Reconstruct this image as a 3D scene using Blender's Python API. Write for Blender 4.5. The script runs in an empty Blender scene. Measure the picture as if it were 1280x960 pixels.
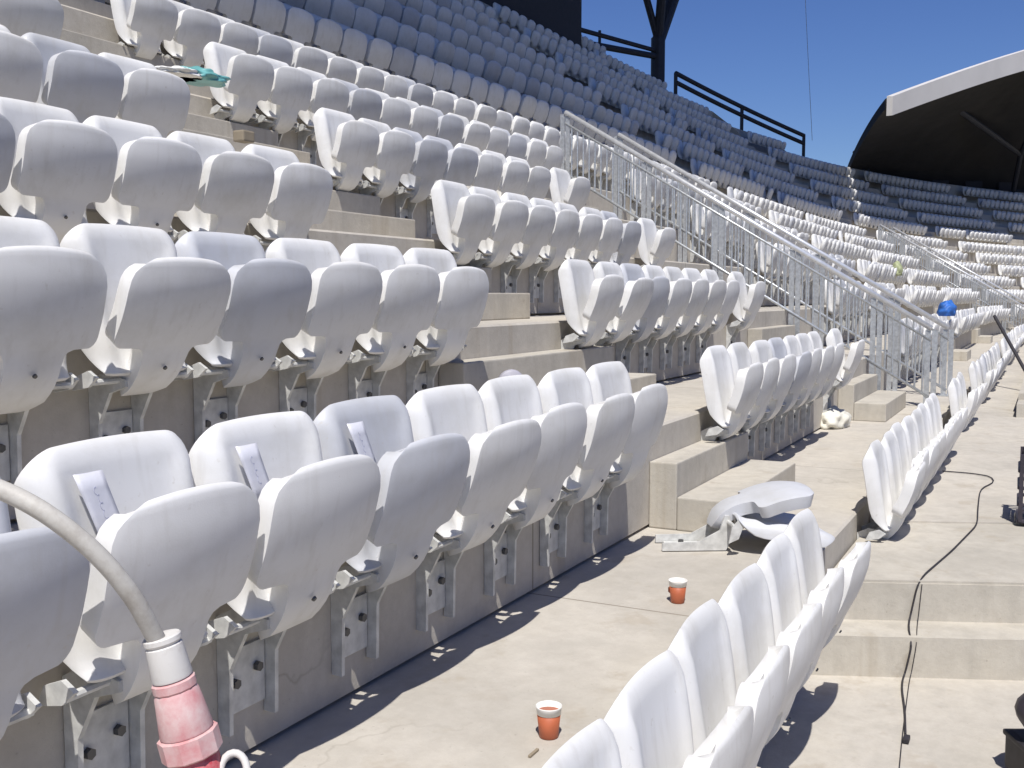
import bpy, bmesh, math, random
from mathutils import Vector, Matrix
random.seed(7)
sc = bpy.context.scene
col = sc.collection
PI = math.pi

# ------------------------------------------------------------------ camera, sky, sun, exposure
YAW, PITCH, FPX = .4762, .0842, 1310.0
EYE = 1.71
cd = bpy.data.cameras.new('camera'); cam = bpy.data.objects.new('camera', cd); col.objects.link(cam)
cd.sensor_width = 36; cd.lens = 36*FPX/1280; cd.clip_start = .05; cd.clip_end = 3000
cam.location = (0, 0, EYE); cam.rotation_euler = (PI/2-PITCH, 0, YAW-PI/2)
sc.camera = cam
TOSUN = Vector((-.5, -.245, 1)).normalized()
W = bpy.data.worlds.new('World'); sc.world = W; W.use_nodes = True
nt = W.node_tree; bg = nt.nodes['Background']
sky = nt.nodes.new('ShaderNodeTexSky'); sky.sky_type = 'NISHITA'; sky.sun_disc = False
sky.sun_elevation = math.asin(TOSUN.z); sky.sun_rotation = math.atan2(TOSUN.x, TOSUN.y)
sky.altitude = 0; sky.air_density = 1.0; sky.dust_density = .3; sky.ozone_density = 8
hs = nt.nodes.new('ShaderNodeHueSaturation'); hs.inputs['Hue'].default_value = .516; hs.inputs['Saturation'].default_value = 1.12   # deep clear summer blue
nt.links.new(sky.outputs[0], hs.inputs['Color']); nt.links.new(hs.outputs[0], bg.inputs[0]); bg.inputs[1].default_value = .095
sd = bpy.data.lights.new('sun', 'SUN'); sun = bpy.data.objects.new('sun', sd); col.objects.link(sun)
sd.energy = 5.0; sd.angle = math.radians(.5); sd.color = (1, .965, .91)
sun.rotation_euler = TOSUN.to_track_quat('Z', 'Y').to_euler(); sun.location = (-20, -10, 40)
sc.view_settings.view_transform = 'Standard'; sc.view_settings.look = 'None'
sc.view_settings.exposure = .02; sc.view_settings.gamma = 1; sc.view_settings.use_curve_mapping = False

def project(x, y, z):                    # photo pixels, only used to decide which seats are in view
    z -= EYE
    cp, sp, cy, sy = math.cos(PITCH), math.sin(PITCH), math.cos(YAW), math.sin(YAW)
    d = x*cp*cy+y*cp*sy-z*sp
    r = x*sy-y*cy
    u = x*sp*cy+y*sp*sy+z*cp
    if d < .1: return None
    return 640+FPX*r/d, 480-FPX*u/d, d

# ------------------------------------------------------------------ materials
def mat(name): 
    m = bpy.data.materials.new(name); m.use_nodes = True
    return m, m.node_tree.nodes, m.node_tree.links, m.node_tree.nodes['Principled BSDF']
def simple(name, c, rough=.6, metal=0, var=.12, scale=8, bump=0, bscale=60):
    m, N, L, b = mat(name)
    b.inputs['Roughness'].default_value = rough; b.inputs['Metallic'].default_value = metal
    tc = N.new('ShaderNodeTexCoord'); n = N.new('ShaderNodeTexNoise'); n.inputs['Scale'].default_value = scale; n.inputs['Detail'].default_value = 5
    L.new(tc.outputs['Object'], n.inputs['Vector'])
    r = N.new('ShaderNodeValToRGB'); r.color_ramp.elements[0].position = .3; r.color_ramp.elements[1].position = .7
    r.color_ramp.elements[0].color = tuple(v*(1-var) for v in c)+(1,); r.color_ramp.elements[1].color = tuple(min(1, v*(1+var)) for v in c)+(1,)
    L.new(n.outputs[0], r.inputs[0]); L.new(r.outputs[0], b.inputs['Base Color'])
    if bump:
        n2 = N.new('ShaderNodeTexNoise'); n2.inputs['Scale'].default_value = bscale; n2.inputs['Detail'].default_value = 4
        L.new(tc.outputs['Object'], n2.inputs['Vector'])
        bp = N.new('ShaderNodeBump'); bp.inputs['Strength'].default_value = bump; bp.inputs['Distance'].default_value = .01
        L.new(n2.outputs[0], bp.inputs['Height']); L.new(bp.outputs[0], b.inputs['Normal'])
    return m
def plastic(name, c):
    m, N, L, b = mat(name)
    oi = N.new('ShaderNodeObjectInfo'); tc = N.new('ShaderNodeTexCoord')
    add = N.new('ShaderNodeVectorMath'); add.operation = 'ADD'
    mul = N.new('ShaderNodeVectorMath'); mul.operation = 'SCALE'; mul.inputs['Scale'].default_value = 40
    cmb = N.new('ShaderNodeCombineXYZ'); L.new(oi.outputs['Random'], cmb.inputs[0]); L.new(oi.outputs['Random'], cmb.inputs[2])
    L.new(cmb.outputs[0], mul.inputs[0]); L.new(tc.outputs['Object'], add.inputs[0]); L.new(mul.outputs[0], add.inputs[1])
    n = N.new('ShaderNodeTexNoise'); n.inputs['Scale'].default_value = 5; n.inputs['Detail'].default_value = 7; n.inputs['Roughness'].default_value = .65
    L.new(add.outputs[0], n.inputs['Vector'])
    r = N.new('ShaderNodeValToRGB'); e = r.color_ramp.elements
    e[0].position = .25; e[0].color = (c[0]*.86, c[1]*.85, c[2]*.82, 1); e[1].position = .55; e[1].color = c+(1,)
    L.new(n.outputs[0], r.inputs[0])
    # small scuffs and dust specks of the building site
    n3 = N.new('ShaderNodeTexNoise'); n3.inputs['Scale'].default_value = 45; n3.inputs['Detail'].default_value = 3
    L.new(add.outputs[0], n3.inputs['Vector'])
    r3 = N.new('ShaderNodeValToRGB'); r3.color_ramp.elements[0].position = .68; r3.color_ramp.elements[1].position = .78
    r3.color_ramp.elements[0].color = (0, 0, 0, 1); r3.color_ramp.elements[1].color = (.35, .35, .35, 1)
    L.new(n3.outputs[0], r3.inputs[0])
    mx = N.new('ShaderNodeMix'); mx.data_type = 'RGBA'
    L.new(r3.outputs[0], mx.inputs[0]); L.new(r.outputs[0], mx.inputs[6]); mx.inputs[7].default_value = (.5, .46, .4, 1)
    mpp = N.new('ShaderNodeMapping'); mpp.inputs['Scale'].default_value = (26, 26, 2.2); L.new(add.outputs[0], mpp.inputs[0])
    n4 = N.new('ShaderNodeTexNoise'); n4.inputs['Scale'].default_value = 1; n4.inputs['Detail'].default_value = 4; L.new(mpp.outputs[0], n4.inputs['Vector'])
    r4 = N.new('ShaderNodeValToRGB'); r4.color_ramp.elements[0].position = .55; r4.color_ramp.elements[1].position = .8
    r4.color_ramp.elements[0].color = (0, 0, 0, 1); r4.color_ramp.elements[1].color = (.30, .30, .30, 1); L.new(n4.outputs[0], r4.inputs[0])
    mx4 = N.new('ShaderNodeMix'); mx4.data_type = 'RGBA'; L.new(r4.outputs[0], mx4.inputs[0]); L.new(mx.outputs[2], mx4.inputs[6]); mx4.inputs[7].default_value = (.48, .45, .40, 1); mx = mx4
    hv = N.new('ShaderNodeHueSaturation'); mr = N.new('ShaderNodeMapRange')
    mr.inputs[3].default_value = .95; mr.inputs[4].default_value = 1.03
    L.new(oi.outputs['Random'], mr.inputs[0]); L.new(mr.outputs[0], hv.inputs['Value']); L.new(mx.outputs[2], hv.inputs['Color'])
    L.new(hv.outputs[0], b.inputs['Base Color'])
    rr = N.new('ShaderNodeMapRange'); rr.inputs[3].default_value = .38; rr.inputs[4].default_value = .58
    L.new(n.outputs[0], rr.inputs[0]); L.new(rr.outputs[0], b.inputs['Roughness'])
    b.inputs['Specular IOR Level'].default_value = .4
    bp = N.new('ShaderNodeBump'); bp.inputs['Strength'].default_value = .06; bp.inputs['Distance'].default_value = .004
    n2 = N.new('ShaderNodeTexNoise'); n2.inputs['Scale'].default_value = 260; L.new(tc.outputs['Object'], n2.inputs['Vector'])
    L.new(n2.outputs[0], bp.inputs['Height']); L.new(bp.outputs[0], b.inputs['Normal'])
    return m
def concrete(name, c, stain=.5, joints=0):
    m, N, L, b = mat(name)
    tc = N.new('ShaderNodeTexCoord'); b.inputs['Roughness'].default_value = .85; b.inputs['Specular IOR Level'].default_value = .25
    def noise(scale, det=6, rough=.6, vec=None):
        n = N.new('ShaderNodeTexNoise'); n.inputs['Scale'].default_value = scale; n.inputs['Detail'].default_value = det; n.inputs['Roughness'].default_value = rough
        L.new(vec or tc.outputs['Object'], n.inputs['Vector']); return n.outputs[0]
    def ramp(src, stops):
        r = N.new('ShaderNodeValToRGB'); e = r.color_ramp.elements
        while len(e) < len(stops): e.new(.5)
        for k, (p, cc) in enumerate(stops): e[k].position = p; e[k].color = tuple(cc)+(1,)
        L.new(src, r.inputs[0]); return r.outputs[0]
    def mix(mode, fac, a, bb):
        x = N.new('ShaderNodeMix'); x.data_type = 'RGBA'; x.blend_type = mode
        if isinstance(fac, float): x.inputs[0].default_value = fac
        else: L.new(fac, x.inputs[0])
        L.new(a, x.inputs[6])
        if isinstance(bb, tuple): x.inputs[7].default_value = bb+(1,)
        else: L.new(bb, x.inputs[7])
        return x.outputs[2]
    base = ramp(noise(1.1, 8), [(.25, [v*.82 for v in c]), (.5, c), (.75, (c[0]*1.1, c[1]*1.09, c[2]*1.06))])
    base = mix('MULTIPLY', 1.0, base, ramp(noise(14, 5, .7), [(.3, (.9, .89, .88)), (.65, (1.03, 1.03, 1.03))]))
    mp = N.new('ShaderNodeMapping'); mp.inputs['Scale'].default_value = (6, 6, .5); L.new(tc.outputs['Object'], mp.inputs[0])
    streak = ramp(noise(1.0, 5, .6, mp.outputs[0]), [(.5, (0, 0, 0)), (.72, (.55, .55, .55))])
    base = mix('MIX', streak, base, tuple(v*(1-stain*.35) for v in c))
    spots = ramp(noise(2.6, 9, .72), [(.62, (0, 0, 0)), (.74, (.75, .75, .75))])
    base = mix('MIX', spots, base, (c[0]*(1-stain*.42), c[1]*(1-stain*.48), c[2]*(1-stain*.55)))
    specks = ramp(noise(75, 2, .5), [(.7, (0, 0, 0)), (.76, (.5, .5, .5))])
    base = mix('MIX', specks, base, (c[0]*.55, c[1]*.53, c[2]*.5))
    nz = N.new('ShaderNodeTexNoise'); nz.inputs['Scale'].default_value = 1.7; nz.inputs['Detail'].default_value = 6; L.new(tc.outputs['Object'], nz.inputs['Vector'])
    vm = N.new('ShaderNodeVectorMath'); vm.operation = 'SCALE'; vm.inputs['Scale'].default_value = .9; L.new(nz.outputs[1], vm.inputs[0])
    va = N.new('ShaderNodeVectorMath'); va.operation = 'ADD'; L.new(vm.outputs[0], va.inputs[0]); L.new(tc.outputs['Object'], va.inputs[1])
    vo = N.new('ShaderNodeTexVoronoi'); vo.feature = 'DISTANCE_TO_EDGE'; vo.inputs['Scale'].default_value = .42; L.new(va.outputs[0], vo.inputs['Vector'])
    ck = ramp(vo.outputs['Distance'], [(.0, (.4, .4, .4)), (.004, (0, 0, 0))])
    mk = ramp(noise(.5, 3), [(.52, (0, 0, 0)), (.60, (1, 1, 1))])
    base = mix('MIX', mix('MULTIPLY', 1.0, ck, mk), base, (c[0]*.45, c[1]*.42, c[2]*.38))
    drip = N.new('ShaderNodeMapping'); drip.inputs['Scale'].default_value = (3.2, 3.2, .25); drip.inputs['Location'].default_value = (5, 2, 0); L.new(tc.outputs['Object'], drip.inputs[0])
    base = mix('MIX', ramp(noise(1.0, 4, .7, drip.outputs[0]), [(.58, (0, 0, 0)), (.66, (.4, .4, .4))]), base, (c[0]*.74, c[1]*.68, c[2]*.60))
    pale = ramp(noise(1.9, 10, .75), [(.60, (0, 0, 0)), (.68, (.55, .55, .55))])
    base = mix('MIX', pale, base, (c[0]*1.13, c[1]*1.14, c[2]*1.15))
    if joints:
        sx = N.new('ShaderNodeSeparateXYZ'); L.new(tc.outputs['Object'], sx.inputs[0])
        md_ = N.new('ShaderNodeMath'); md_.operation = 'PINGPONG'; md_.inputs[1].default_value = joints/2; L.new(sx.outputs[0], md_.inputs[0])
        lt = N.new('ShaderNodeMath'); lt.operation = 'LESS_THAN'; lt.inputs[1].default_value = .006; L.new(md_.outputs[0], lt.inputs[0])
        base = mix('MIX', lt.outputs[0], base, (c[0]*.55, c[1]*.53, c[2]*.5))
    L.new(base, b.inputs['Base Color'])
    bp = N.new('ShaderNodeBump'); bp.inputs['Strength'].default_value = .35; bp.inputs['Distance'].default_value = .006
    L.new(noise(38, 8, .7), bp.inputs['Height']); L.new(bp.outputs[0], b.inputs['Normal'])
    return m
def dusty(name, c, dust, lo=.42, hi=.62, scale=14, rough=.6):
    m, N, L, b = mat(name); b.inputs['Roughness'].default_value = rough
    tc = N.new('ShaderNodeTexCoord'); n = N.new('ShaderNodeTexNoise'); n.inputs['Scale'].default_value = scale; n.inputs['Detail'].default_value = 8; n.inputs['Roughness'].default_value = .7
    L.new(tc.outputs['Object'], n.inputs['Vector']); r = N.new('ShaderNodeValToRGB'); e = r.color_ramp.elements
    e[0].position = lo; e[0].color = c+(1,); e[1].position = hi; e[1].color = dust+(1,)
    L.new(n.outputs[0], r.inputs[0]); L.new(r.outputs[0], b.inputs['Base Color'])
    bp = N.new('ShaderNodeBump'); bp.inputs['Strength'].default_value = .3; bp.inputs['Distance'].default_value = .003; L.new(n.outputs[0], bp.inputs['Height']); L.new(bp.outputs[0], b.inputs['Normal'])
    return m
M = dict(
 white=plastic('white_plastic', (.77, .765, .755)), grey=plastic('grey_plastic', (.585, .595, .625)),
 concrete=concrete('concrete_tread', (.51, .475, .418), .5, 3.7), floor=concrete('concrete_floor', (.50, .466, .41), .7), earth=concrete('bare_earth', (.075, .07, .045)),
 step=concrete('concrete_step', (.50, .467, .405), .8),
 steel=simple('galvanised_steel', (.50, .52, .54), .42, .55, .18, 30, .1), bracket=simple('bracket_steel', (.58, .58, .56), .55, .15, .2, 25, .1),
 bolt=simple('bolt_steel', (.12, .12, .12), .5, .6), railtop=simple('bright_rail_steel', (.72, .73, .75), .35, .5, .1, 20),
 dark=simple('dark_structure_steel', (.035, .038, .05), .6, .2), soffit=simple('dark_soffit', (.018, .016, .015), .9, 0, .3, .8),
 fascia=simple('pale_fascia_panel', (.62, .60, .58), .5, 0, .06, .6), wallblk=simple('dark_cladding', (.03, .03, .035), .8),
 cable=dusty('pale_grey_cable', (.52, .50, .46), (.40, .37, .33), .45, .7, 30), sleeve=dusty('dusty_white_plastic', (.68, .66, .63), (.50, .45, .41), .5, .75, 20),
 red=dusty('dusty_red_plastic', (.60, .24, .25), (.70, .55, .53), .36, .66), redb=dusty('red_plastic', (.55, .07, .09), (.66, .42, .41), .45, .7),
 black=simple('black_rubber', (.028, .025, .03), .6, 0, .25, 20), grid=simple('black_grid_plastic', (.045, .038, .05), .5, 0, .25, 20),
 cup=simple('orange_brown_card', (.44, .12, .055), .5, 0, .1, 30), rim=simple('white_card', (.78, .77, .74), .6), coffee=simple('dark_coffee', (.05, .025, .015), .2),
 film=simple('sticker_paper', (.70, .70, .75), .35, 0, .06, 40), ink=simple('pencil_ink', (.46, .47, .58), .6),
 sack=simple('pale_sack', (.66, .64, .56), .8, 0, .14, 9, .4, 18), blue=simple('blue_cloth', (.03, .14, .48), .6, 0, .35, 12),
 teal=simple('teal_sheet', (.16, .42, .42), .35, 0, .25, 8), hivis=simple('yellow_green_cloth', (.36, .39, .22), .7, 0, .3, 12),
 brown=simple('brown_card', (.30, .25, .18), .8), greyp=simple('grey_drum_plastic', (.38, .37, .42), .5),
)

# ------------------------------------------------------------------ helpers
def link(name, me, parent=None):
    o = bpy.data.objects.new(name, me); col.objects.link(o)
    if parent is not None: o.parent = parent
    return o
def from_bm(name, bm, m, parent=None, smooth=False):
    me = bpy.data.meshes.new(name); bmesh.ops.recalc_face_normals(bm, faces=bm.faces); bm.to_mesh(me); bm.free()
    for x in (m if isinstance(m, (list, tuple)) else [m]): me.materials.append(x)
    if smooth: me.polygons.foreach_set('use_smooth', [True]*len(me.polygons))
    return link(name, me, parent)
def tag(o, label, cat, group=None):
    o['label'] = label; o['category'] = cat
    if group: o['group'] = group
    return o
def structure(o): o['kind'] = 'structure'; return o
def empty(name, loc, rz=0): 
    o = bpy.data.objects.new(name, None); col.objects.link(o); o.location = loc; o.rotation_euler = (0, 0, rz); o.empty_display_size = .1
    return o
def box(bm, x0, x1, y0, y1, z0, z1, bev=0, T=None):
    r = bmesh.ops.create_cube(bm, size=1)['verts']
    for v in r: v.co = Vector((x0+(v.co.x+.5)*(x1-x0), y0+(v.co.y+.5)*(y1-y0), z0+(v.co.z+.5)*(z1-z0)))
    if bev:
        es = list({e for v in r for e in v.link_edges})
        out = bmesh.ops.bevel(bm, geom=es, offset=bev, segments=2, affect='EDGES', profile=.6)
        r = list({v for f in out['faces'] for v in f.verts} | {v for v in r if v.is_valid})
    if T is not None: bmesh.ops.transform(bm, matrix=T, verts=r)
    return r
def prism(bm, pts, x0, x1):               # polygon in (y,z) extruded along x
    a = [bm.verts.new((x0, y, z)) for y, z in pts]; b = [bm.verts.new((x1, y, z)) for y, z in pts]
    n = len(pts); bm.faces.new(a); bm.faces.new(b[::-1])
    for i in range(n): bm.faces.new((a[i], b[i], b[(i+1) % n], a[(i+1) % n]))
def tube(bm, pts, r, seg=10, cap=True):
    pts = [Vector(p) for p in pts]; rings = []
    rad = r if isinstance(r, (list, tuple)) else [r]*len(pts)
    up = None
    for i, p in enumerate(pts):
        t = (pts[min(i+1, len(pts)-1)]-pts[max(i-1, 0)]).normalized()
        if up is None: up = Vector((0, 0, 1)) if abs(t.z) < .9 else Vector((1, 0, 0))
        a = (up-t*up.dot(t)).normalized(); b = t.cross(a); up = a
        rings.append([bm.verts.new(p+(a*math.cos(2*PI*k/seg)+b*math.sin(2*PI*k/seg))*rad[i]) for k in range(seg)])
    for i in range(len(pts)-1):
        for k in range(seg): bm.faces.new((rings[i][k], rings[i][(k+1) % seg], rings[i+1][(k+1) % seg], rings[i+1][k]))
    if cap: bm.faces.new(rings[0][::-1]); bm.faces.new(rings[-1])
def spline(pts, n=8):
    pts = [Vector(p) for p in pts]; P = [pts[0]*2-pts[1]]+pts+[pts[-1]*2-pts[-2]]; out = []
    for i in range(1, len(P)-2):
        for k in range(n):
            t = k/n; a, b, c, d = P[i-1:i+3]
            out.append(.5*((2*b)+(c-a)*t+(2*a-5*b+4*c-d)*t*t+(3*b-a-3*c+d)*t**3))
    out.append(pts[-1]); return out
def interp(x, xs, ys):
    if x <= xs[0]: return ys[0]
    for i in range(len(xs)-1):
        if x <= xs[i+1]: return ys[i]+(ys[i+1]-ys[i])*(x-xs[i])/(xs[i+1]-xs[i])
    return ys[-1]
def bake(o, name):                         # apply the modifiers once so that copies share one mesh
    dg = bpy.context.evaluated_depsgraph_get(); dg.update()
    me = bpy.data.meshes.new_from_object(o.evaluated_get(dg)); me.name = name
    bpy.data.objects.remove(o, do_unlink=True); return me

# ------------------------------------------------------------------ the bowl
X0, R = 30.0, 60.0                          # rows run straight along +x, then bend round the end of the pitch
def C(u, n):                                # u: metres along the reference line, n: metres up the slope
    if u <= X0: return Vector((u, n, 0)), 0.0
    ph = (u-X0)/R
    if ph > PI: return Vector((X0-(ph-PI)*R, -2*R-n, 0)), PI
    return Vector((X0+(R+n)*math.sin(ph), -R+(R+n)*math.cos(ph), 0)), ph
def along(u0, d, n):                        # reference coordinate d real metres further along the row at depth n
    x = u0; left = d
    if x < X0:
        s = min(left, X0-x); x += s; left -= s
    return x+left*R/(R+n)
def rowlen(u0, u1, n): return max(0, min(u1, X0)-min(u0, X0))+(max(u1, X0)-max(u0, X0))*(R+n)/R
DT, HT, W0 = .889, .518, .926
def wall(k): return W0+DT*k if k <= 6 else W0+DT*6+.80*(k-6)
def tread(k): return HT*k if k <= 6 else HT*6+.64*(k-6)
def topk(u):
    ph = (u-X0)/R
    if u < 28.6: return 13
    for lim, k in ((.03, 15), (.075, 14), (.125, 13), (.175, 12)):
        if ph < lim: return k
    return 11
def terrace():
    us = [-6+.9*i for i in range(41)]; us = [u for u in us if u < X0]+[X0+1.2*i for i in range(62)]+[X0+74.4+4*i for i in range(48)]
    br = [28.6]+[X0+R*p for p in (.03, .075, .125, .175)]
    us = sorted(us+[b-.002 for b in br]+[b+.002 for b in br])
    bm = bmesh.new(); prev = None; c = .012
    for u in us:
        K = topk(u); prof = [(wall(0), -.3)]
        for k in range(0, 16):
            if k < K or (k == K):
                zt = tread(k+1) if k < K else tread(K)+1.0
                n = wall(min(k, K)) if k < K else wall(K)+.35
                zb_ = tread(k) if k < K else tread(K)
                prof += [(n+.05, zb_), (n+.05, zb_+.014), (n, zb_+.017), (n, zt-c), (n+c, zt)]
            else: prof += [prof[-1]]*5
        n = prof[-1][0]; prof += [(n+.25, prof[-1][1]), (n+.25, -.3)]
        ring = []
        for n, z in prof:
            p, _ = C(u, n); ring.append(bm.verts.new((p.x, p.y, z)))
        if prev:
            for i in range(len(ring)-1): bm.faces.new((prev[i], ring[i], ring[i+1], prev[i+1]))
        else: bm.faces.new(ring)
        prev = ring
    bm.faces.new(prev[::-1])
    bmesh.ops.remove_doubles(bm, verts=bm.verts, dist=1e-5)
    structure(from_bm('terrace', bm, M['concrete']))
terrace()
# ground, near floor, raised landing with its two steps
bm = bmesh.new(); s = 900
bm.faces.new([bm.verts.new(p) for p in ((-s, -s, -.06), (s, -s, -.06), (s, s, -.06), (-s, s, -.06))])
structure(from_bm('ground', bm, M['earth']))
bm = bmesh.new(); box(bm, -12, 9, -2.2, W0-.004, -.25, 0)
structure(from_bm('floor', bm, M['floor']))
A = .40; dv = Vector((math.sin(A), -math.cos(A), 0)); dn = Vector((math.cos(A), math.sin(A), 0))
def slab(name, org, z0, z1, depth, m, yext=2.0, yback=W0-.006):
    # front edge runs through org along dv; clipped at the foot of the first riser
    bm = bmesh.new(); a = org+dv*((yback-org.y)/dv.y); b = org+dv*yext
    c_ = Vector((b.x+depth, b.y, 0)); d = Vector((a.x+depth, yback, 0))
    lo = [bm.verts.new((p.x, p.y, z0)) for p in (a, b, c_, d)]; hi = [bm.verts.new((p.x, p.y, z1)) for p in (a, b, c_, d)]
    bm.faces.new(lo[::-1]); bm.faces.new(hi)
    for i in range(4): bm.faces.new((lo[i], lo[(i+1) % 4], hi[(i+1) % 4], hi[i]))
    bmesh.ops.bevel(bm, geom=[e for e in bm.edges if all(v.co.z == z1 for v in e.verts)], offset=.012, segments=2, affect='EDGES')
    return structure(from_bm(name, bm, m))
slab('step', Vector((4.885, .52, 0)), -.2, .185, 3, M['step'])
slab('landing_step', Vector((5.14, .55, 0)), -.2, .375, 1.95, M['step'])
slab('landing', Vector((6.62, .39, 0)), -.2, .385, 60, M['floor'])
slab('landing_riser', Vector((12.75, .0, 0)), -.2, .53, 1.2, M['step'], yback=.32)
slab('upper_landing', Vector((13.3, .0, 0)), -.2, .60, 60, M['step'], yback=.32)

# aisle stairs: two blocks on every tread
AISLES = [(5.05, 6.45), (10.35, 11.85), (20.75, 21.75), (28.7, 29.7), (36.4, 37.7), (45.1, 46.1), (53.6, 54.6), (62, 63)]
for a0, a1 in AISLES:
    bm = bmesh.new()
    for k in range(1 if a0 < 30 else 0, 15):
        if k >= topk(a0): break
        sh = 0; b0, b1 = a0, a1
        if a0 < 8: b1 = a1-.037*(k-1); b0 = 5.05 if k == 1 else 4.50-.0626*(k-1)
        dz = (tread(k+1)-tread(k))/3
        for off, h in ((.445, dz), (.15, 2*dz)):
            (p0, _), (p1, ph) = C(b0, wall(k)), C(b1, wall(k))
            mid = (p0+p1)/2; w = (p1-p0).length
            T = Matrix.Translation((mid.x, mid.y, tread(k)))@Matrix.Rotation(-ph, 4, 'Z')
            back = -.002 if h > dz*1.5 else -.152
            box(bm, -w/2+(.002 if h > dz*1.5 else 0), w/2-(.002 if h > dz*1.5 else 0), -off, back, .001, h, .008, T)
    structure(from_bm('aisle_steps', bm, M['step']))

# ------------------------------------------------------------------ roofs, columns, control room
def shell(name, F, B, nseg, thick, m, fascia=None):
    bm = bmesh.new(); rows = []
    for f, b in zip(F, B):
        r = []
        for i in range(nseg+1):
            t = i/nseg
            p = f.lerp(b, t); p.z = b.z+(f.z-b.z)*(math.cos(t*PI/2)**.72)
            r.append(p)
        rows.append(r)
    top = [[bm.verts.new(p) for p in r] for r in rows]
    bot = [[bm.verts.new(p-Vector((0, 0, thick))) for p in r] for r in rows]
    n, q = len(rows), nseg
    for i in range(n-1):
        for j in range(q):
            bm.faces.new((top[i][j], top[i][j+1], top[i+1][j+1], top[i+1][j])); bm.faces.new((bot[i][j], bot[i+1][j], bot[i+1][j+1], bot[i][j+1]))
        bm.faces.new((top[i][0], top[i+1][0], bot[i+1][0], bot[i][0])); bm.faces.new((top[i][q], bot[i][q], bot[i+1][q], top[i+1][q]))
    for j in range(q):
        bm.faces.new((top[0][j], bot[0][j], bot[0][j+1], top[0][j+1])); bm.faces.new((top[-1][j], top[-1][j+1], bot[-1][j+1], bot[-1][j]))
    return bm
def pt(ph, n, z): p, _ = C(X0+R*ph, n); p.z = z; return p
NW = 40
Fp, Bp = [], []
far = []
for i in range(NW):
    w = i/(NW-1)
    phF = .125+1.0*w; phB = .28+.90*w
    zF = sum(interp(phF+o_, [.025, .125, .2, .3, .4, .5, .7, .9, 1.2], [6.5, 8.4, 9.82, 11.75, 13.5, 14.95, 17.2, 18.9, 20]) for o_ in (-.06, -.03, 0, .03, .06))/5
    nF = interp(phF, [.125, .43, .8, 1.2], [5.9, 3.7, 2.2, 1.5])
    Fp.append(pt(phF, nF, zF)); Bp.append(pt(phB, 11.4, 7.3+1.2*min(1, w*2)))
for ph in (1.3, 1.5, 1.7, 1.9, 2.1, 2.4, 2.7, 3.0, 3.3, 3.8, 4.4):  # unseen run round the opposite side, raised to block low sky light
    t = min(1, (ph-1.15)/.6); Fp.append(pt(ph, 1.5, 20+10*t)); Bp.append(pt(ph, 11.4+8*t, 8.5+17*t))
er = empty('end_roof', (Bp[0].x, Bp[0].y, 0))
er['label'] = 'dark arched roof with a pale curved fascia over the far end stand'; er['category'] = 'roof'
def child_world(o, root): o.parent = root; o.matrix_parent_inverse = (Matrix.Translation(root.location)@root.rotation_euler.to_matrix().to_4x4()).inverted(); return o
child_world(from_bm('roof_shell', shell('roof_shell', Fp, Bp, 14, .35, M['soffit']), M['soffit']), er)
bm = bmesh.new(); a = []
for i, p in enumerate(Fp):
    w = i/(NW-1); d = (Vector((min(X0, p.x), -R, 0))-Vector((p.x, p.y, 0))).normalized()*.25
    h = .58+.44*min(1, w*2.2)
    a.append([bm.verts.new(p+d*.2+Vector((0, 0, .08))), bm.verts.new(p+d+Vector((0, 0, .06))), bm.verts.new(p+d+Vector((0, 0, -h))), bm.verts.new(p+d*.2+Vector((0, 0, -h)))])
for i in range(len(Fp)-1):
    for j in range(4): bm.faces.new((a[i][j], a[i][(j+1) % 4], a[i+1][(j+1) % 4], a[i+1][j]))
bm.faces.new(a[0]); bm.faces.new(a[-1][::-1])
child_world(from_bm('fascia', bm, M['fascia']), er)
bm = bmesh.new()                                        # back wall closing the end stand under the roof
for i in range(len(Bp)-1):
    p, q = Bp[i], Bp[i+1]
    bm.faces.new([bm.verts.new(v) for v in (p, q, Vector((q.x, q.y, 3)), Vector((p.x, p.y, 3)))])
bw = from_bm('back_wall', bm, M['wallblk']); md = bw.modifiers.new('s', 'SOLIDIFY'); md.thickness = .2; child_world(bw, er)
for i in (9, 15, 22):                                    # branching struts under the shell
    bm = bmesh.new(); b0 = pt(.30+.022*i, 11.0, 6.4); nd = b0.lerp(Fp[i], .25); nd.z = b0.z+2.6
    f1 = Fp[i]-Vector((0, 0, 1.2)); f2 = Fp[max(0, i-5)].lerp(Bp[max(0, i-5)], .45); f2.z = nd.z+1.4
    for p, q in ((b0, nd), (nd, f1.lerp(Bp[i], .15)), (nd, f2)): tube(bm, [p, q], .13, 8)
    child_world(from_bm('strut', bm, M['dark']), er)
# roof over the long side, above the picture: it shades the upper rows
ZR = 24.0
def shift(p, z): 
    t = (z-p.z)/TOSUN.z; return p+TOSUN*t
edge = [shift(Vector((u, 6.5, 4.25)), ZR) for u in (-60, -10, 0, 10, 20, 28)]+[shift(pt(ph, 6.5+3*ph, 4.3), ZR) for ph in (0, .05, .1, .14)]
endl = [shift(Fp[0], ZR)+Vector((-.9, 0, 0)), shift(Bp[0], ZR)+Vector((-.5, 0, 0))]
backl = [Vector((endl[1].x-1, 15.5, ZR)), Vector((40, 22, ZR)), Vector((20, 22, ZR)), Vector((-75, 22, ZR))]
edge += endl
poly = edge+backl
bm = bmesh.new()
lo = [bm.verts.new(p) for p in poly]; hi = [bm.verts.new(p+Vector((0, 0, 1.2))) for p in poly]
bm.faces.new(lo[::-1]); bm.faces.new(hi)
for i in range(len(poly)): bm.faces.new((lo[i], lo[(i+1) % len(poly)], hi[(i+1) % len(poly)], hi[i]))
bmesh.ops.triangulate(bm, faces=bm.faces)
tag(from_bm('side_roof', bm, M['soffit']), 'dark roof high above the long side stand, shading its upper rows', 'roof')

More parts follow.
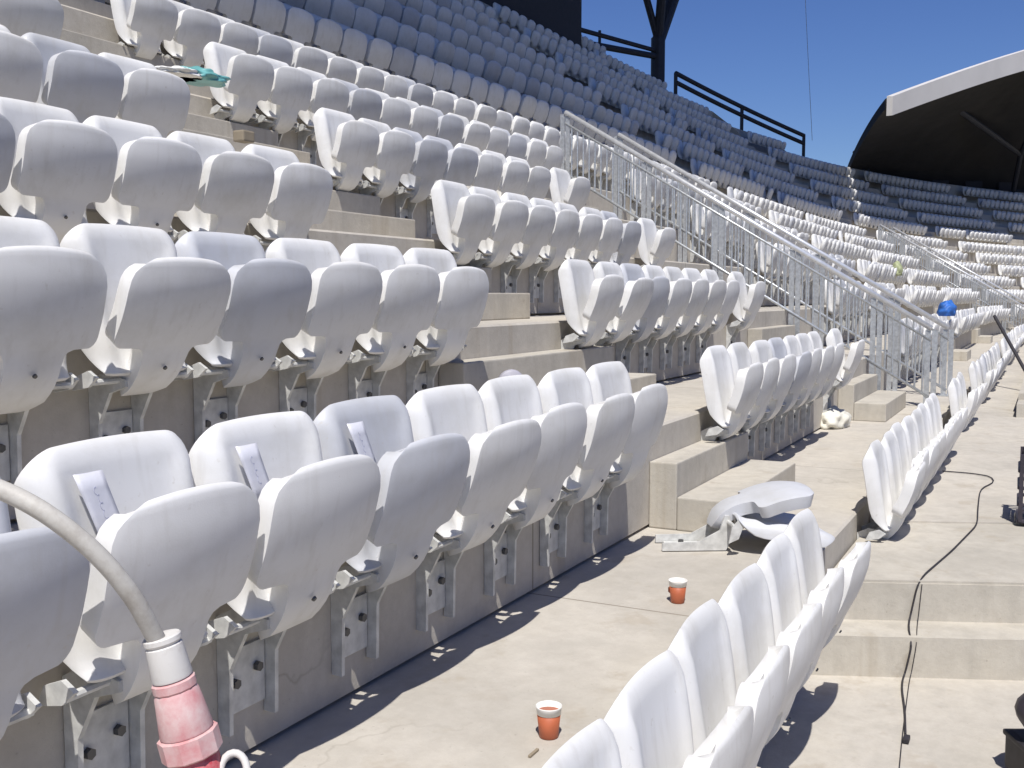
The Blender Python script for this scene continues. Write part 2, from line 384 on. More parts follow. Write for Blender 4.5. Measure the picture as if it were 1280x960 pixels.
def column(u, n, zb, label):
    p, ph = C(u, n); c = empty('roof_column', (p.x, p.y, zb), -ph); tag(c, label, 'column')
    bm = bmesh.new(); tube(bm, [(0, 0, -.6), (0, 0, 1.6)], .25, 12); from_bm('trunk', bm, M['dark'], c)
    for dx, dy, dz, r in ((-4.2, -3, 14, .17), (-6.2, 1.5, 14, .13), (5.2, -2, 14, .24)):
        bm = bmesh.new(); tube(bm, [(0, 0, 1.5), (dx, dy, dz)], r, 10); from_bm('branch', bm, M['dark'], c)
    return p
cp_ = column(X0+R*.086, wall(14)+.48, tread(14)+1.0, 'dark branching steel column on top of the stand, beside the sky gap')
# control room on the top edge
bm = bmesh.new(); box(bm, 8, 28.59, wall(13)+.62, wall(13)+6, tread(13)-1, tread(15)+9)
cr = from_bm('control_room', bm, M['wallblk']); tag(cr, 'black control room block on the top edge of the stand', 'building')
b2 = empty('steel_walkway', (28.6, wall(15)+1.5, tread(15)+1.6)); tag(b2, 'dark steel walkway between the black block and the branching column', 'walkway')
for zz in (0, .55):
    bm = bmesh.new(); tube(bm, [(28.6, wall(15)+1.2, tread(15)+.75+zz), (cp_.x, cp_.y, tread(14)+1.0+.95+zz*.35)], .11-.03*(zz > 0), 8)
    child_world(from_bm('beam', bm, M['dark']), b2)
for t in (.15, .35, .55):
    p = Vector((28.6, wall(15)+1.2, tread(15)+.75)).lerp(Vector((cp_.x, cp_.y, tread(14)+1.95)), t)
    bm = bmesh.new(); tube(bm, [(p.x, p.y, p.z+.5), (p.x, p.y, p.z-1.6)], .05, 6); child_world(from_bm('hanger', bm, M['dark']), b2)
# guard rail along the descending top edge, and a short one by the end roof
def guard(u0, u1, label, n_st=12):
    r = None
    pts = []
    for i in range(n_st+1):
        u = u0+(u1-u0)*i/n_st; 
        ph = (u-X0)/R
        z = interp(ph, [.08, .235], [tread(14)+1.75, tread(11)+1.75]); n = interp(ph, [.08, .235], [wall(14)+.5, wall(11)+.5])
        p, _ = C(u, n); pts.append(Vector((p.x, p.y, z)))
    r = empty('guard_rail', pts[0]-Vector((0, 0, 1))); tag(r, label, 'railing')
    for dz, name in ((0, 'top_rail'), (-.32, 'middle_rail')):
        bm = bmesh.new(); tube(bm, [p+Vector((0, 0, dz)) for p in pts], .085, 8); child_world(from_bm(name, bm, M['dark']), r)
    for p in [pts[0], pts[len(pts)//2], pts[-1]]:
        bm = bmesh.new(); tube(bm, [p, p-Vector((0, 0, 1.0))], .07, 6); child_world(from_bm('post', bm, M['dark']), r)
guard(X0+R*.099, X0+R*.212, 'dark blue guard rail sloping down along the top edge of the stand')
guard(X0+R*.272, X0+R*.292, 'short dark guard rail end beside the arched roof', 3)
# a hanging line against the sky
bm = bmesh.new(); pa = pt(.22, 11, 8.2); pb = pt(.10, 9, 24)
tube(bm, spline([pa, pa.lerp(pb, .4)-Vector((0, 0, .5)), pb], 6), .010, 5)
tag(from_bm('hanging_line', bm, M['steel']), 'thin slack line hanging across the blue sky beside the branching column', 'cable')

# ------------------------------------------------------------------ seats
def solid_sheet(name, rows, nx, mats, thick, bevel, seg):
    """rows: list of (halfwidth, forward, z, curve) ; local y = -forward"""
    bm = bmesh.new(); g = []
    for hw, f, z, fun in rows:
        r = []
        for i in range(nx+1):
            xi = -1+2*i/nx
            xi = math.copysign(abs(xi)**(.8 if nx < 18 else .66), xi)
            df, dz = fun(xi); r.append(bm.verts.new((hw*xi, -(f+df), z+dz)))
        g.append(r)
    for a, b in zip(g[:-1], g[1:]):
        for i in range(nx): bm.faces.new((a[i], b[i], b[i+1], a[i+1]))
    bmesh.ops.recalc_face_normals(bm, faces=bm.faces)
    fs = list(bm.faces)
    if sum(f.normal.y for f in fs) > 0: bmesh.ops.reverse_faces(bm, faces=fs)
    me = bpy.data.meshes.new(name); bm.to_mesh(me); bm.free(); o = link(name, me)
    for m in mats: me.materials.append(m)
    s_ = o.modifiers.new('s', 'SOLIDIFY'); s_.thickness = thick; s_.offset = -1; s_.use_even_offset = False
    if bevel:
        b_ = o.modifiers.new('b', 'BEVEL'); b_.width = bevel; b_.segments = seg; b_.limit_method = 'ANGLE'; b_.angle_limit = math.radians(50)
    me2 = bake(o, name); me2.polygons.foreach_set('use_smooth', [True]*len(me2.polygons)); return me2
def corner(hw, r, tau): return hw if tau >= r else hw-r+math.sqrt(max(0, r*r-(r-tau)**2))
def pad_mesh(m, lod):
    nx = (14, 6, 3)[lod]
    # t: distance down the underside of the folded pad, then along its tongue
    ts = {0: [0, .003, .009, .02, .036, .056, .082, .115, .155, .195, .225, .25, .262, .274, .284, .291, .2945, .296, .303, .316, .34, .37, .40, .43, .46, .485, .505, .525],
          1: [0, .008, .04, .09, .18, .25, .285, .2945, .297, .33, .38, .43, .48], 2: [0, .03, .1, .27, .294, .297, .40]}[lod]
    prof = [(0, .312, .803), (.012, .322, .795), (.1, .312, .71), (.2, .283, .612), (.295, .249, .52), (.34, .235, .476), (.38, .220, .438), (.42, .197, .404), (.46, .166, .374), (.50, .124, .354), (.53, .094, .346)]
    rows = []
    for t in ts:
        if t <= .2945: hw = min(corner(.212, .118, t+.002), corner(.212, .036, .2955-t)); hw *= (1-.012*t/.3)
        else: hw = interp(t, [.296, .303, .316, .34, .40, .46, .50, .525], [.125, .105, .096, .091, .087, .080, .068, .045])
        f = interp(t, [p[0] for p in prof], [p[1] for p in prof]); z = interp(t, [p[0] for p in prof], [p[2] for p in prof])
        f += .012*math.sin(PI*min(1, t/.32))
        rows.append((hw, f, z, (lambda c: (lambda xi: (-.022*(hwk(c)*xi/.2)**2, -.012*abs(xi)**3*(c < .02))))(t) if False else curve_pad(hw, t)))
    return solid_sheet('seat_pad', rows, nx, [m], (.058, .052, .045)[lod], (.023, .018, 0)[lod], (5, 2, 1)[lod])
def curve_pad(hw, t):
    top = max(0, 1-t/.06)
    return lambda xi: (-.020*(hw*xi/.2)**2, -.022*(hw*xi/.2)**2*top)
def back_mesh(m, lod):
    nx = (26, 8, 3)[lod]
    zs = {0: [.8985, .8965, .893, .888, .881, .872, .86, .846, .828, .805, .77, .72, .66, .6, .55, .51, .482, .462, .449, .440],
          1: [.896, .888, .868, .83, .72, .58, .48, .442], 2: [.896, .86, .7, .5, .44]}[lod]
    def fbase(z): return interp(z, [.44, .447, .46, .48, .51, .55, .6, .7, .8, .9], [.190, .181, .171, .160, .151, .143, .135, .121, .104, .090])
    rows = []; H_, RC = .899, .080
    for z in zs:
        full = interp(z, [.44, .47, .50, .55, .62, .7, .9], [.168, .182, .192, .203, .213, .220, .224])
        hw = corner(full, RC, H_-z)
        def fun(xi, hw=hw, z=z, full=full):
            x = abs(xi)*hw; sx, sz = x-(full-RC), z-(H_-RC)
            d = RC-math.hypot(sx, sz) if sx > 0 and sz > 0 else min(full-x, H_-z)
            top = sz/max(1e-6, math.hypot(max(sx, 0), sz)) if sz > 0 else 0
            roll = interp(max(d, 0), [0, .004, .010, .018, .028, .040, .052, .066, .080, .095, .11], [.074, .056, .038, .023, .012, .003, 0, .001, .005, .009, .010])
            roll = (roll-.012)*interp(z, [.44, .52], [.3, 1])*(1-.72*top)+.012
            bowl = .022*interp(z, [.44, .52, .75, .9], [.2, .9, 1, .8])*(min(x/full, .75))**2
            return bowl-roll, -.009*(x/full)**2*max(0, min(1, (z-.78)/.1))
        rows.append((hw, fbase(z), z, fun))
    return solid_sheet('backrest', rows, nx, [m], .015, .006 if lod == 0 else 0, 2)
def bracket_bm():
    bm = bmesh.new()
    box(bm, -.075, .075, -.009, -.001, .135, .30, .001)
    for x in (-.085, .085):
        prism(bm, [(-.002, .10), (-.038, .10), (-.042, .27), (-.095, .37), (-.165, .392), (-.165, .415), (-.06, .43), (-.002, .40)], x-.007, x+.007)
    for x in (-.085, .085):                              # seat arms that carry the hinge
        prism(bm, [(-.06, .385), (-.13, .398), (-.165, .428), (-.13, .448), (-.08, .43)], x*2.3-.006, x*2.3+.006)
    tube(bm, [(-.20, -.135, .412), (.20, -.135, .412)], .010, 8)
    return bm
def bolt_bm(x, z):
    bm = bmesh.new(); r = bmesh.ops.create_cone(bm, cap_ends=True, segments=6, radius1=.013, radius2=.013, depth=.014)['verts']
    bmesh.ops.transform(bm, matrix=Matrix.Translation((x, -.017, z))@Matrix.Rotation(PI/2, 4, 'X'), verts=r); return bm
MESH = {}
for cn in ('white', 'grey'):
    for lod in (0, 1, 2): MESH['pad', cn, lod] = pad_mesh(M[cn], lod); MESH['back', cn, lod] = back_mesh(M[cn], lod)
o = from_bm('bracket', bracket_bm(), M['bracket']); MESH['bracket'] = o.data; bpy.data.objects.remove(o)
bm_ = bmesh.new(); r_ = bmesh.ops.create_cone(bm_, cap_ends=True, segments=12, radius1=.007, radius2=.006, depth=.006)['verts']
bmesh.ops.transform(bm_, matrix=Matrix.Translation((0, -.2365, .452))@Matrix.Rotation(PI/2+.55, 4, 'X'), verts=r_)
o = from_bm('screw', bm_, M['bolt']); MESH['screw'] = o.data; bpy.data.objects.remove(o)
MESH['bolt'] = []
for x, z in ((-.042, .215), (.042, .235)):
    o = from_bm('bolt', bolt_bm(x, z), M['bolt']); MESH['bolt'].append(o.data); bpy.data.objects.remove(o)
def low_bracket():
    bm = bmesh.new()
    for x in (-.085, .085): prism(bm, [(-.002, .10), (-.04, .10), (-.1, .36), (-.19, .39), (-.06, .43), (-.002, .40)], x-.012, x+.012)
    return bm
o = from_bm('bracket', low_bracket(), M['bracket']); MESH['lowbracket'] = o.data; bpy.data.objects.remove(o)
HINGE = Vector((0, -.20, .40))
def build_seat(name, T_loc, rz, cn, lod, label, group, fold=0.0, tilt=0.0, screw=False):
    root = bpy.data.objects.new(name, None); col.objects.link(root); root.location = T_loc; root.rotation_euler = (0, 0, rz); root.empty_display_size = .1
    root['label'] = label; root['category'] = 'seat'
    if group: root['group'] = group
    b = link('backrest', MESH['back', cn, lod], root); b.rotation_euler = (tilt, 0, 0)
    p = link('seat_pad', MESH['pad', cn, lod], root)
    rm = Matrix.Translation(HINGE)@Matrix.Rotation(fold, 4, 'X')@Matrix.Translation(-HINGE)
    p.matrix_local = rm
    if lod == 0:
        k = link('bracket', MESH['bracket'], root)
        for m in MESH['bolt']: link('bolt', m, k)
        if screw: link('screw', MESH['screw'], p)
    else: link('bracket', MESH['lowbracket'], root)
    return root, b, p

ORD = ['first', 'second', 'third', 'fourth', 'fifth', 'sixth', 'seventh', 'eighth', 'ninth', 'tenth', 'eleventh', 'twelfth', 'thirteenth', 'fourteenth', 'fifteenth', 'sixteenth', 'seventeenth', 'eighteenth', 'nineteenth']
TENS = {2: 'twenty', 3: 'thirty', 4: 'forty', 5: 'fifty', 6: 'sixty'}
def ordw(i):
    i += 1
    if i <= 19: return ORD[i-1]
    t, r = divmod(i, 10)
    return TENS[t]+('-'+ORD[r-1] if r else 'th') if r else {2: 'twentieth', 3: 'thirtieth', 4: 'fortieth', 5: 'fiftieth', 6: 'sixtieth'}[t]
def rown(k): return 'front row' if k == 0 else ordw(k)+' row'

seats = []      # (row, ref u centre, colour, block text)
GREY = {(1, 'L', 4), (2, 'L', 3), (3, 'L', 4), (4, 'L', 1), (1, 'L', 7), (3, 'L', 5), (5, 'L', 1), (1, 'M', 3), (2, 'M', 2), (4, 'M', 2), (4, 'M', 3), (3, 'M', 6), (5, 'M', 3), (6, 'M', 3), (5, 'M', 6), (5, 'M', 9), (6, 'M', 8)}
rng = random.Random(3)
def add(k, u, blk, j, txt):
    g = (k, blk, j) in GREY if blk in 'LM' and k <= 6 else rng.random() < .10
    seats.append((k, u, 'grey' if g else 'white', blk, txt))
for k in range(0, 16):
    xe = 4.52-.0626*(k-1); xs = 5.80-.037*(k-1)
    if k == 0: xe = 4.33
    for j in range(18):
        u = xe-.21-.46*j
        if u > -4: add(k, u, 'L', j, '%s from the aisle steps, %s, near left block' % (ordw(j), rown(k)))
    if k == 0: js = list(range(8))+[11, 12, 13]
    elif k <= 4: js = list(range(7))+[8]
    elif k == 5: js = list(range(12))
    else: js = list(range(int((20.4-xs)/.46)))
    for q, j in enumerate(js):
        add(k, xs+.23+.46*j, 'M', j, '%s past the aisle steps, %s, middle block' % (ordw(q), rown(k)))
    B = [('T', 13.9, 20.6, 'past the double railing'), ('F', 21.9, 28.6, 'second block past the double railing'), ('G', 29.8, 36.2, 'block before the far railing'), ('H', 37.9, 45, 'block beyond the far railing'),
         ('I', 46.2, 53.5, 'second block beyond the far railing'), ('J', 54.7, 62, 'end stand block'), ('K', 63.2, 70, 'last end stand block')]
    if k >= 6: B = B[1:]
    for nm, a, b, txt in B:
        n = wall(k); u = a; cnt = 0; j = 0
        while True:
            uc = along(a, .23+.46*j, n)
            if uc > b-.2: break
            if k <= topk(uc) and not (k == 0 and nm == 'T' and j in (2, 3, 8)) and not (rng.random() < .02 and k > 1):
                add(k, uc, nm, j, '%s seat of the %s, %s' % (ordw(cnt), txt, rown(k)) if nm != 'T' else '%s %s, %s' % (ordw(cnt), txt, rown(k))); cnt += 1
            j += 1
seen = []
for k, u, cn, blk, txt in seats:
    if k > topk(u): continue
    p, ph = C(u, wall(k)); f = Vector((-math.sin(ph), -math.cos(ph), 0))
    q = project(p.x+f.x*.25, p.y+f.y*.25, tread(k)+.62)
    if q is None: continue
    mg = FPX*.32/q[2]; mh = FPX*.40/q[2]
    if -mg < q[0] < 1280+mg and -mh < q[1] < 960+mh: seen.append((q[2], k, u, cn, p, ph, txt, blk))
seen.sort(key=lambda t: t[0])
stuffv, stufff, stuffm = [], [], []
lowgeo = {}
for cn in ('white', 'grey'):
    vs, fs = [], []
    for key in ('back', 'pad'):
        me = MESH[key, cn, 2]; b0 = len(vs); vs += [v.co.copy() for v in me.vertices]; fs += [tuple(b0+i for i in p.vertices) for p in me.polygons]
    lowgeo[cn] = (vs, fs)
GROUP = {'L': 'seats of the near left block', 'M': 'seats of the middle block', 'T': 'seats past the double railing'}
NIND = 300
for i, (d, k, u, cn, p, ph, txt, blk) in enumerate(seen):
    if i < NIND:
        lod = 0 if d < 13 else 1
        z = tread(k); yo = 0
        if k == 0 and blk == 'L': z -= .043+.010*(4.1-u); yo = -.013*(4.1-u)
        lab = ('grey ' if cn == 'grey' else 'white ')+('folded seat ' if False else '')+'folding seat, '+txt
        root, b, pd = build_seat('stadium_seat', (p.x+rng.uniform(-.006, .006), p.y+yo, z), -ph+rng.uniform(-.02, .02), cn, lod, lab, GROUP.get(blk, 'seats of the far blocks'), rng.uniform(-.07, .035) if rng.random() > .06 else .09, rng.uniform(-.018, .018), d < 4.5)
        if k == 1 and blk == 'L' and u < 2.6:                 # paper stickers on three of the nearest backrests
            fb = lambda z, x: interp(z, [.6, .7, .8, .9], [.138, .121, .104, .090])+.022*min(abs(x)/.217, .75)**2+interp(.217-abs(x), [.052, .066, .080, .095, .11], [.001, 0, .005, .010, .012])
            bm = bmesh.new(); zs = [.70+.035*t for t in range(5)]; prev = None
            for zz in zs:
                row = []
                for q in range(7):
                    xx = -.140+.012*q+.3*(.84-zz); row.append(bm.verts.new((xx, -(fb(zz, xx)+.0014), zz)))
                if prev:
                    for q in range(6): bm.faces.new((prev[q], prev[q+1], row[q+1], row[q]))
                prev = row
            st = from_bm('sticker', bm, M['film'], b, True)
            md = st.modifiers.new('s', 'SOLIDIFY'); md.thickness = .0012; md.offset = 0
            bm = bmesh.new(); r2 = random.Random(int(u*100)); pts = []
            ln = r2.randint(26, 34); ph0 = r2.uniform(0, 6)
            for t in range(ln):                       # a small handwritten scrawl
                th = t*1.15+ph0; zz = .812-.0030*t+.0045*math.sin(th); xx = -.104+.3*(.84-zz)+.0065*math.cos(th)*(.6+.4*math.sin(t*.7+ph0)); pts.append((xx, -(fb(zz, xx)+.0022), zz))
            tube(bm, spline(pts, 3), .0006, 4); from_bm('pencil_mark', bm, M['ink'], b)
    else:
        vs, fs = lowgeo[cn]; b0 = len(stuffv); T = Matrix.Translation((p.x, p.y, tread(k)))@Matrix.Rotation(-ph+rng.uniform(-.03, .03), 4, 'Z')@Matrix.Rotation(rng.uniform(-.02, .02), 4, 'X')
        stuffv += [T@v for v in vs]; stufff += [tuple(b0+q for q in f) for f in fs]; stuffm += [0 if cn == 'white' else 1]*len(fs)
me = bpy.data.meshes.new('far_seats'); me.from_pydata([tuple(v) for v in stuffv], [], stufff); me.materials.append(M['white']); me.materials.append(M['grey'])
me.polygons.foreach_set('material_index', stuffm); me.polygons.foreach_set('use_smooth', [True]*len(me.polygons))
o = link('far_seats', me); o['kind'] = 'stuff'; o['label'] = 'rows of far white and grey seats round the end of the stand'; o['category'] = 'seats'
print('seats in view', len(seen))

# loose seat lying on its back in the aisle
def loose_seat():
    root, b, p = build_seat('fallen_seat', (0, 0, 0), 0, 'grey', 0, 'loose grey seat lying on its back on the aisle floor beside the concrete steps', None, -.08, 0)
    up = Vector((.50, -.866, 0)).normalized(); fwd = Vector((0, 0, 1)); yv = -fwd; xv = yv.cross(up)
    Rm = Matrix((xv, yv, up)).transposed().to_4x4()
    root.rotation_euler = Rm.to_euler()
    hinge = Vector((4.80, 1.40, tread(1)+.003)); root.location = hinge-up*.36
    root['category'] = 'seat'
loose_seat()

# ------------------------------------------------------------------ steel railings on the stairs
def railing(u, n0, n1, label, base_k=None, pitch=.078):
    p0, ph = C(u, n0)
    root = empty('stair_railing', (p0.x, p0.y, 0), -ph); tag(root, label, 'railing', 'steel stair railings')
    def kz(n): 
        k = 0
        while n > wall(k): k += 1
        return tread(k)
    sl = .605; ztop = lambda n: 1.42+sl*(n-1.25); zb = lambda n: ztop(n)-.74
    L_ = n1-n0
    bm = bmesh.new(); tube(bm, [(0, 0, ztop(n0)), (0, L_, ztop(n1))], .030, 10); from_bm('top_rail', bm, M['railtop'], root, True)
    bm = bmesh.new(); tube(bm, [(0, 0, ztop(n0)-.13), (0, L_, ztop(n1)-.13)], .014, 8); from_bm('middle_rail', bm, M['steel'], root, True)
    bm = bmesh.new(); tube(bm, [(0, 0, zb(n0)), (0, L_, zb(n1))], .016, 8); from_bm('bottom_rail', bm, M['steel'], root, True)
    posts = [n0]+[wall(k)-.1 for k in range(1, 9) if n0+.3 < wall(k)-.1 < n1-.25]+[n1]
    for n in posts:
        bm = bmesh.new(); z0 = kz(n)
        for dy in (-.035, .035): box(bm, -.006, .006, n-n0+dy-.028, n-n0+dy+.028, z0, ztop(n)-.02)
        box(bm, -.07, .07, n-n0-.09, n-n0+.09, z0+.001, z0+.014)
        from_bm('post', bm, M['steel'], root)
    n = n0+pitch
    while n < n1-.05:
        if all(abs(n-q) > .06 for q in posts):
            bm = bmesh.new(); tube(bm, [(0, n-n0, zb(n)), (0, n-n0, ztop(n)-.13)], .0115, 6); from_bm('baluster', bm, M['steel'], root)
        n += pitch
railing(12.0, 1.15, 5.45, 'long galvanised stair railing at the near side of the stairs, with bars reaching tread')
railing(13.4, 1.1, 5.3, 'long galvanised stair railing just behind the nearest one, past the middle block')
railing(36.3, .9, 5.6, 'far galvanised stair railing at the right, nearer of the far pair')
railing(37.8, .9, 5.6, 'farthest galvanised stair railing at the right edge')

# ------------------------------------------------------------------ small things
def back_ray(u, v):
    cp, sp, cy, sy = math.cos(PITCH), math.sin(PITCH), math.cos(YAW), math.sin(YAW)
    F = Vector((cp*cy, cp*sy, -sp)); r = Vector((sy, -cy, 0)); U = r.cross(F)
    return F+r*((u-640)/FPX)-U*((v-480)/FPX)
def at(u, v, d): return Vector((0, 0, EYE))+back_ray(u, v)*d
def onz(u, v, z): d = back_ray(u, v); return Vector((0, 0, EYE))+d*((z-EYE)/d.z)
def lathe(bm, prof, seg=24, T=None):
    rings = []
    for r, z in prof: rings.append([bm.verts.new((r*math.cos(2*PI*k/seg), r*math.sin(2*PI*k/seg), z)) for k in range(seg)])
    for a, b in zip(rings[:-1], rings[1:]):
        for k in range(seg): bm.faces.new((a[k], a[(k+1) % seg], b[(k+1) % seg], b[k]))
    bm.faces.new(rings[0][::-1]); bm.faces.new(rings[-1])
    if T is not None: bmesh.ops.transform(bm, matrix=T, verts=[v for r in rings for v in r])
def cup(u, v, label, s=1, rz=0):
    p = onz(u, v, tread(1)); c = empty('paper_cup', p, rz); tag(c, label, 'cup', 'paper cups on the concrete tread')
    bm = bmesh.new(); lathe(bm, [(.024*s, .001), (.026*s, .003), (.033*s, .072*s)]); from_bm('cup_body', bm, M['cup'], c, True)
    bm = bmesh.new(); lathe(bm, [(.0332*s, .066*s), (.0348*s, .082*s), (.0362*s, .085*s), (.0358*s, .088*s), (.0335*s, .087*s), (.031*s, .06*s)]); from_bm('rim', bm, M['rim'], c, True)
    bm = bmesh.new()
    tube(bm, [(.034*s, 0, .03*s), (.043*s, 0, .034*s), (.043*s, 0, .048*s), (.035*s, 0, .05*s)], .004, 6); from_bm('handle_tab', bm, M['cup'], c)
cup(686, 921, 'orange brown paper cup with white rim, nearer one on the tread')
cup(847, 753, 'orange brown paper cup with white rim, farther one beside the fallen seat', 1.02, 1.2)
# power cable and plug hanging over the nearest seats
cab = empty('power_plug', at(203, 800, 1.6)); tag(cab, 'thick pale cable ending in a dusty red and white industrial plug over the seats', 'plug')
ctr = [at(-120, 590, 1.50), at(-50, 597, 1.50), at(5, 614, 1.50), at(62, 645, 1.50), at(120, 692, 1.52), at(165, 745, 1.55), at(196, 800, 1.59)]
bm = bmesh.new(); tube(bm, spline(ctr, 8), .0140, 14); child_world(from_bm('cable', bm, M['cable'], None, True), cab)
a, b = at(202, 796, 1.60), at(250, 975, 1.62); ax = (b-a).normalized()
T = Matrix.Translation(a)@ax.to_track_quat('Z', 'Y').to_matrix().to_4x4(); Lp = (b-a).length
def plug_part(name, prof, m, seg=20):
    bm = bmesh.new(); lathe(bm, prof, seg, T); o = from_bm(name, bm, m, None, True)
    md = o.modifiers.new('e', 'EDGE_SPLIT'); md.split_angle = math.radians(35); child_world(o, cab)
plug_part('clamp_ring', [(.027, -.002), (.029, .0), (.029, .007), (.025, .012)], M['sleeve'])
plug_part('sleeve', [(.026, .012), (.028, .014), (.031, .062), (.030, .066)], M['sleeve'])
plug_part('gland_ring', [(.030, .068), (.0335, .070), (.0335, .082), (.031, .085)], M['red'], 12)
plug_part('upper_body', [(.0315, .085), (.034, .09), (.041, .150), (.040, .153)], M['red'])
plug_part('collar', [(.041, .154), (.0465, .156), (.0465, .188), (.043, .191)], M['red'], 10)
plug_part('lower_body', [(.037, .191), (.038, .193), (.039, .265), (.038, .27)], M['redb'])
bm = bmesh.new(); c0 = at(292, 965, 1.62); r_ = back_ray(292, 965).normalized(); e1 = r_.cross(Vector((0, 0, 1))).normalized(); e2 = e1.cross(r_)
tube(bm, [c0+(e1*math.cos(t/20*2*PI)*.020+e2*math.sin(t/20*2*PI)*.028) for t in range(21)], .006, 8, False); child_world(from_bm('cap_ring', bm, M['sleeve'], None, True), cab)

# thin black cable down the landing steps
def zfloor(p):
    for org, z in ((Vector((6.62, .39, 0)), .385), (Vector((5.14, .55, 0)), .375), (Vector((4.885, .52, 0)), .185)):
        if (p-org).dot(dn) > 0: return z
    return 0
LEV = [(Vector((6.62, .39, 0)), .385), (Vector((5.14, .55, 0)), .375), (Vector((4.885, .52, 0)), .185)]
def hit(u, v, lift):                       # first floor or riser surface met by the ray through a photo pixel
    o = Vector((0, 0, EYE)); d = back_ray(u, v); best = None
    for z in (.385, .375, .185, 0):
        t = (z-o.z)/d.z; p = o+d*t
        if t > 0 and abs(zfloor(p)-z) < 1e-6 and (best is None or t < best[0]): best = (t, p+Vector((0, 0, lift)))
    for (org, z), lowz in zip(LEV, (.375, .185, 0)):
        t = (org-o).dot(dn)/d.dot(dn); p = o+d*t
        if lowz-.001 <= p.z <= z+.001 and t > 0 and (best is None or t < best[0]): best = (t, p-dn*lift)
    return best[1]
def drape(uvs, r, lift=.004):
    out = []
    for (u0, v0), (u1, v1) in zip(uvs[:-1], uvs[1:]):
        n = max(1, int(math.hypot(u1-u0, v1-v0)/5))
        for i in range(n): out.append(hit(u0+(u1-u0)*i/n, v0+(v1-v0)*i/n, r+lift))
    for _ in range(2): out = [out[0]]+[(a+b*2+c)/4 for a, b, c in zip(out[:-2], out[1:-1], out[2:])]+[out[-1]]
    return out
bm = bmesh.new(); tube(bm, (drape([(1178, 590), (1215, 593), (1240, 597), (1246, 603), (1225, 612), (1222, 640), (1222, 657), (1190, 690), (1153, 722), (1146, 731), (1136, 775), (1135, 784), (1139, 806), (1128, 852), (1127, 862), (1131, 890), (1132, 925)], .004)), .0043, 6)
pc = empty('floor_cable', onz(1132, 925, 0)); tag(pc, 'thin black cable running down the landing steps to the floor', 'cable')
child_world(from_bm('cord', bm, M['black']), pc)
bm = bmesh.new(); q = onz(1133, 927, 0); box(bm, q.x-.03, q.x+.02, q.y-.012, q.y+.012, .002, .022, .004); child_world(from_bm('cord_plug', bm, M['black']), pc)
bm = bmesh.new(); tube(bm, (drape([(1152, 730), (1147, 775), (1145, 806), (1137, 850), (1133, 880), (1127, 930), (1122, 985)], .002)), .0022, 5)  # thin dark trace drawn over the steps beside the cable
tag(from_bm('thin_trace', bm, M['black']), 'hair-thin dark wire lying beside the black cable on the steps', 'trace')
# black lattice crate at the right edge
p = onz(1272, 656, .385); cr = empty('lattice_crate', p, YAW-PI/2-.45); tag(cr, 'black plastic lattice crate standing on the landing at the right edge', 'crate')
bm = bmesh.new()
for side in (0, 1):
    y = side*.35
    for i in range(6):
        z = .02+i*.098; x0 = 0 if i < 4 else (i-3)*.028
        tube(bm, [(x0, y, z), (.5, y, z)], .011, 6)
        if i < 5:
            for j in range(6):
                xx = x0+.012+j*.095; xt = xx+(.022 if i >= 3 else 0)
                if xx < .5: box(bm, xx-.011, xx+.011, y-.012, y+.012, z, z+.098)
for i in range(6):
    for xx in (0, .5): tube(bm, [(xx if i < 4 else max(xx, (i-3)*.028), 0, .02+i*.098), (xx if i < 4 else max(xx, (i-3)*.028), .35, .02+i*.098)], .011, 6)
from_bm('crate_lattice', bm, M['grid'], cr)
bm = bmesh.new(); box(bm, .01, .49, .01, .34, .004, .02); from_bm('crate_base', bm, M['grid'], cr)
# dark bag on a dark box, bottom right
p = onz(1296, 1000, 0); bx = empty('tool_box', p+Vector((0, 0, 0)), YAW-PI/2); tag(bx, 'dark grey tool box on the near floor at the bottom right corner', 'box')
bm = bmesh.new(); box(bm, 0, .4, 0, .25, .002, .15, .02); from_bm('box_body', bm, M['black'], bx)
bm = bmesh.new(); box(bm, -.004, .404, -.004, .254, .125, .145, .006); from_bm('box_lid', bm, M['black'], bx)
bm = bmesh.new(); bmesh.ops.create_uvsphere(bm, u_segments=20, v_segments=14, radius=1)
for v in bm.verts:
    w = 1+.05*math.sin(5*v.co.x+3*v.co.z)
    v.co = Vector((v.co.x*.24*w, v.co.y*.13*w, v.co.z*.135*w if v.co.z > -.8 else -.108))
bg_ = from_bm('dark_bag', bm, M['grid'], None, True); bg_.location = Matrix.Translation(p)@Matrix.Rotation(YAW-PI/2, 4, 'Z')@Vector((.235, .13, .258)); bg_.rotation_euler = (0, 0, YAW-PI/2)
tag(bg_, 'rounded dark bag lying on the tool box at the right edge', 'bag')
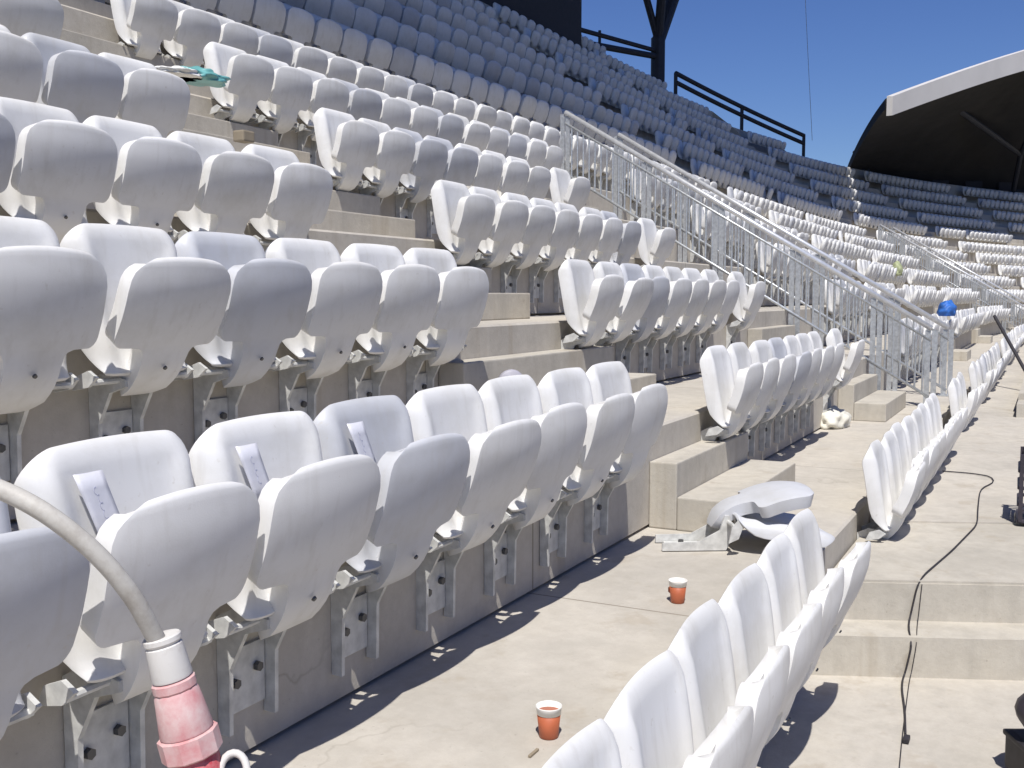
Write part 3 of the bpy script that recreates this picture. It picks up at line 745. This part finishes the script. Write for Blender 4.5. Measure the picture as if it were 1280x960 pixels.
# lumpy things
def lump(name, loc, size, m, label, cat, seed, amp=.25, rz=0):
    bm = bmesh.new(); bmesh.ops.create_icosphere(bm, subdivisions=4, radius=1); r = random.Random(seed)
    ws = [(Vector((r.uniform(-1, 1), r.uniform(-1, 1), r.uniform(-1, 1))).normalized(), r.uniform(2, 7), r.uniform(0, 6)) for _ in range(9)]
    for v in bm.verts:
        n = v.co.normalized(); k = 1+amp*sum(abs(math.sin(f*n.dot(d)+q))-.6 for d, f, q in ws)/3
        v.co = Vector((n.x*size[0]*k, n.y*size[1]*k, max(-size[2]*.45, n.z*size[2]*k)+size[2]*.45))
    o = from_bm(name, bm, m, None, True); o.location = loc; o.rotation_euler = (0, 0, rz); return tag(o, label, cat)
lump('cement_sack', onz(1040, 533, tread(1)+.002), (.24, .15, .12), M['sack'], 'crumpled pale sack on the tread at the end of the middle block', 'sack', 4)
lump('blue_bundle', (18.5, 1.55, tread(1)+.86), (.24, .14, .17), M['blue'], 'bright blue cloth bundle on a seat beyond the double railing', 'bundle', 8, .2)
lump('safety_vest', (26, wall(3)-.3, tread(3)+.62), (.20, .12, .22), M['hivis'], 'yellow green work vest over a seat beyond the railing', 'vest', 12, .22)
lump('plastic_sheet', onz(250, 103, tread(5)+.36), (.17, .11, .05), M['teal'], 'crumpled teal and white plastic sheet on the upper aisle steps', 'sheet', 15, .35)
lump('paper_sheet', onz(222, 96, tread(5)+.36), (.16, .11, .03), M['rim'], 'white paper heap beside the teal sheet on the upper aisle', 'paper', 18, .35)
bm = bmesh.new(); box(bm, -.03, .03, -.025, .025, 0, .04, .006); o = from_bm('small_carton', bm, M['brown']); o.location = onz(305, 178, tread(4)+.18); tag(o, 'small brown carton lying on the aisle between the seat blocks', 'carton')
bm = bmesh.new(); lathe(bm, [(.055, 0), (.066, .008), (.066, .05), (.055, .058)], 24); o = from_bm('round_cap', bm, M['greyp'], None, True); o.location = (4.63, 2.40, tread(2)+.173+.066); o.rotation_euler = (1.45, 0, -.9); tag(o, 'round grey plastic cap standing on edge at the end of the second row', 'cap')
bm = bmesh.new(); a, b = onz(1282, 463, .62), None
tube(bm, [at(1243, 395, 15.5), at(1283, 466, 14.5)], .024, 8); tag(from_bm('dark_pole', bm, M['black']), 'dark pole leaning over the front row seats at the right edge', 'pole')
# litter on the tread
bm = bmesh.new(); q = onz(668, 942, tread(1)); box(bm, q.x-.03, q.x+.02, q.y-.004, q.y+.004, q.z+.001, q.z+.007, .001)
tag(from_bm('wood_offcut', bm, M['brown']), 'thin dark offcut lying on the tread beside the nearer cup', 'offcut')
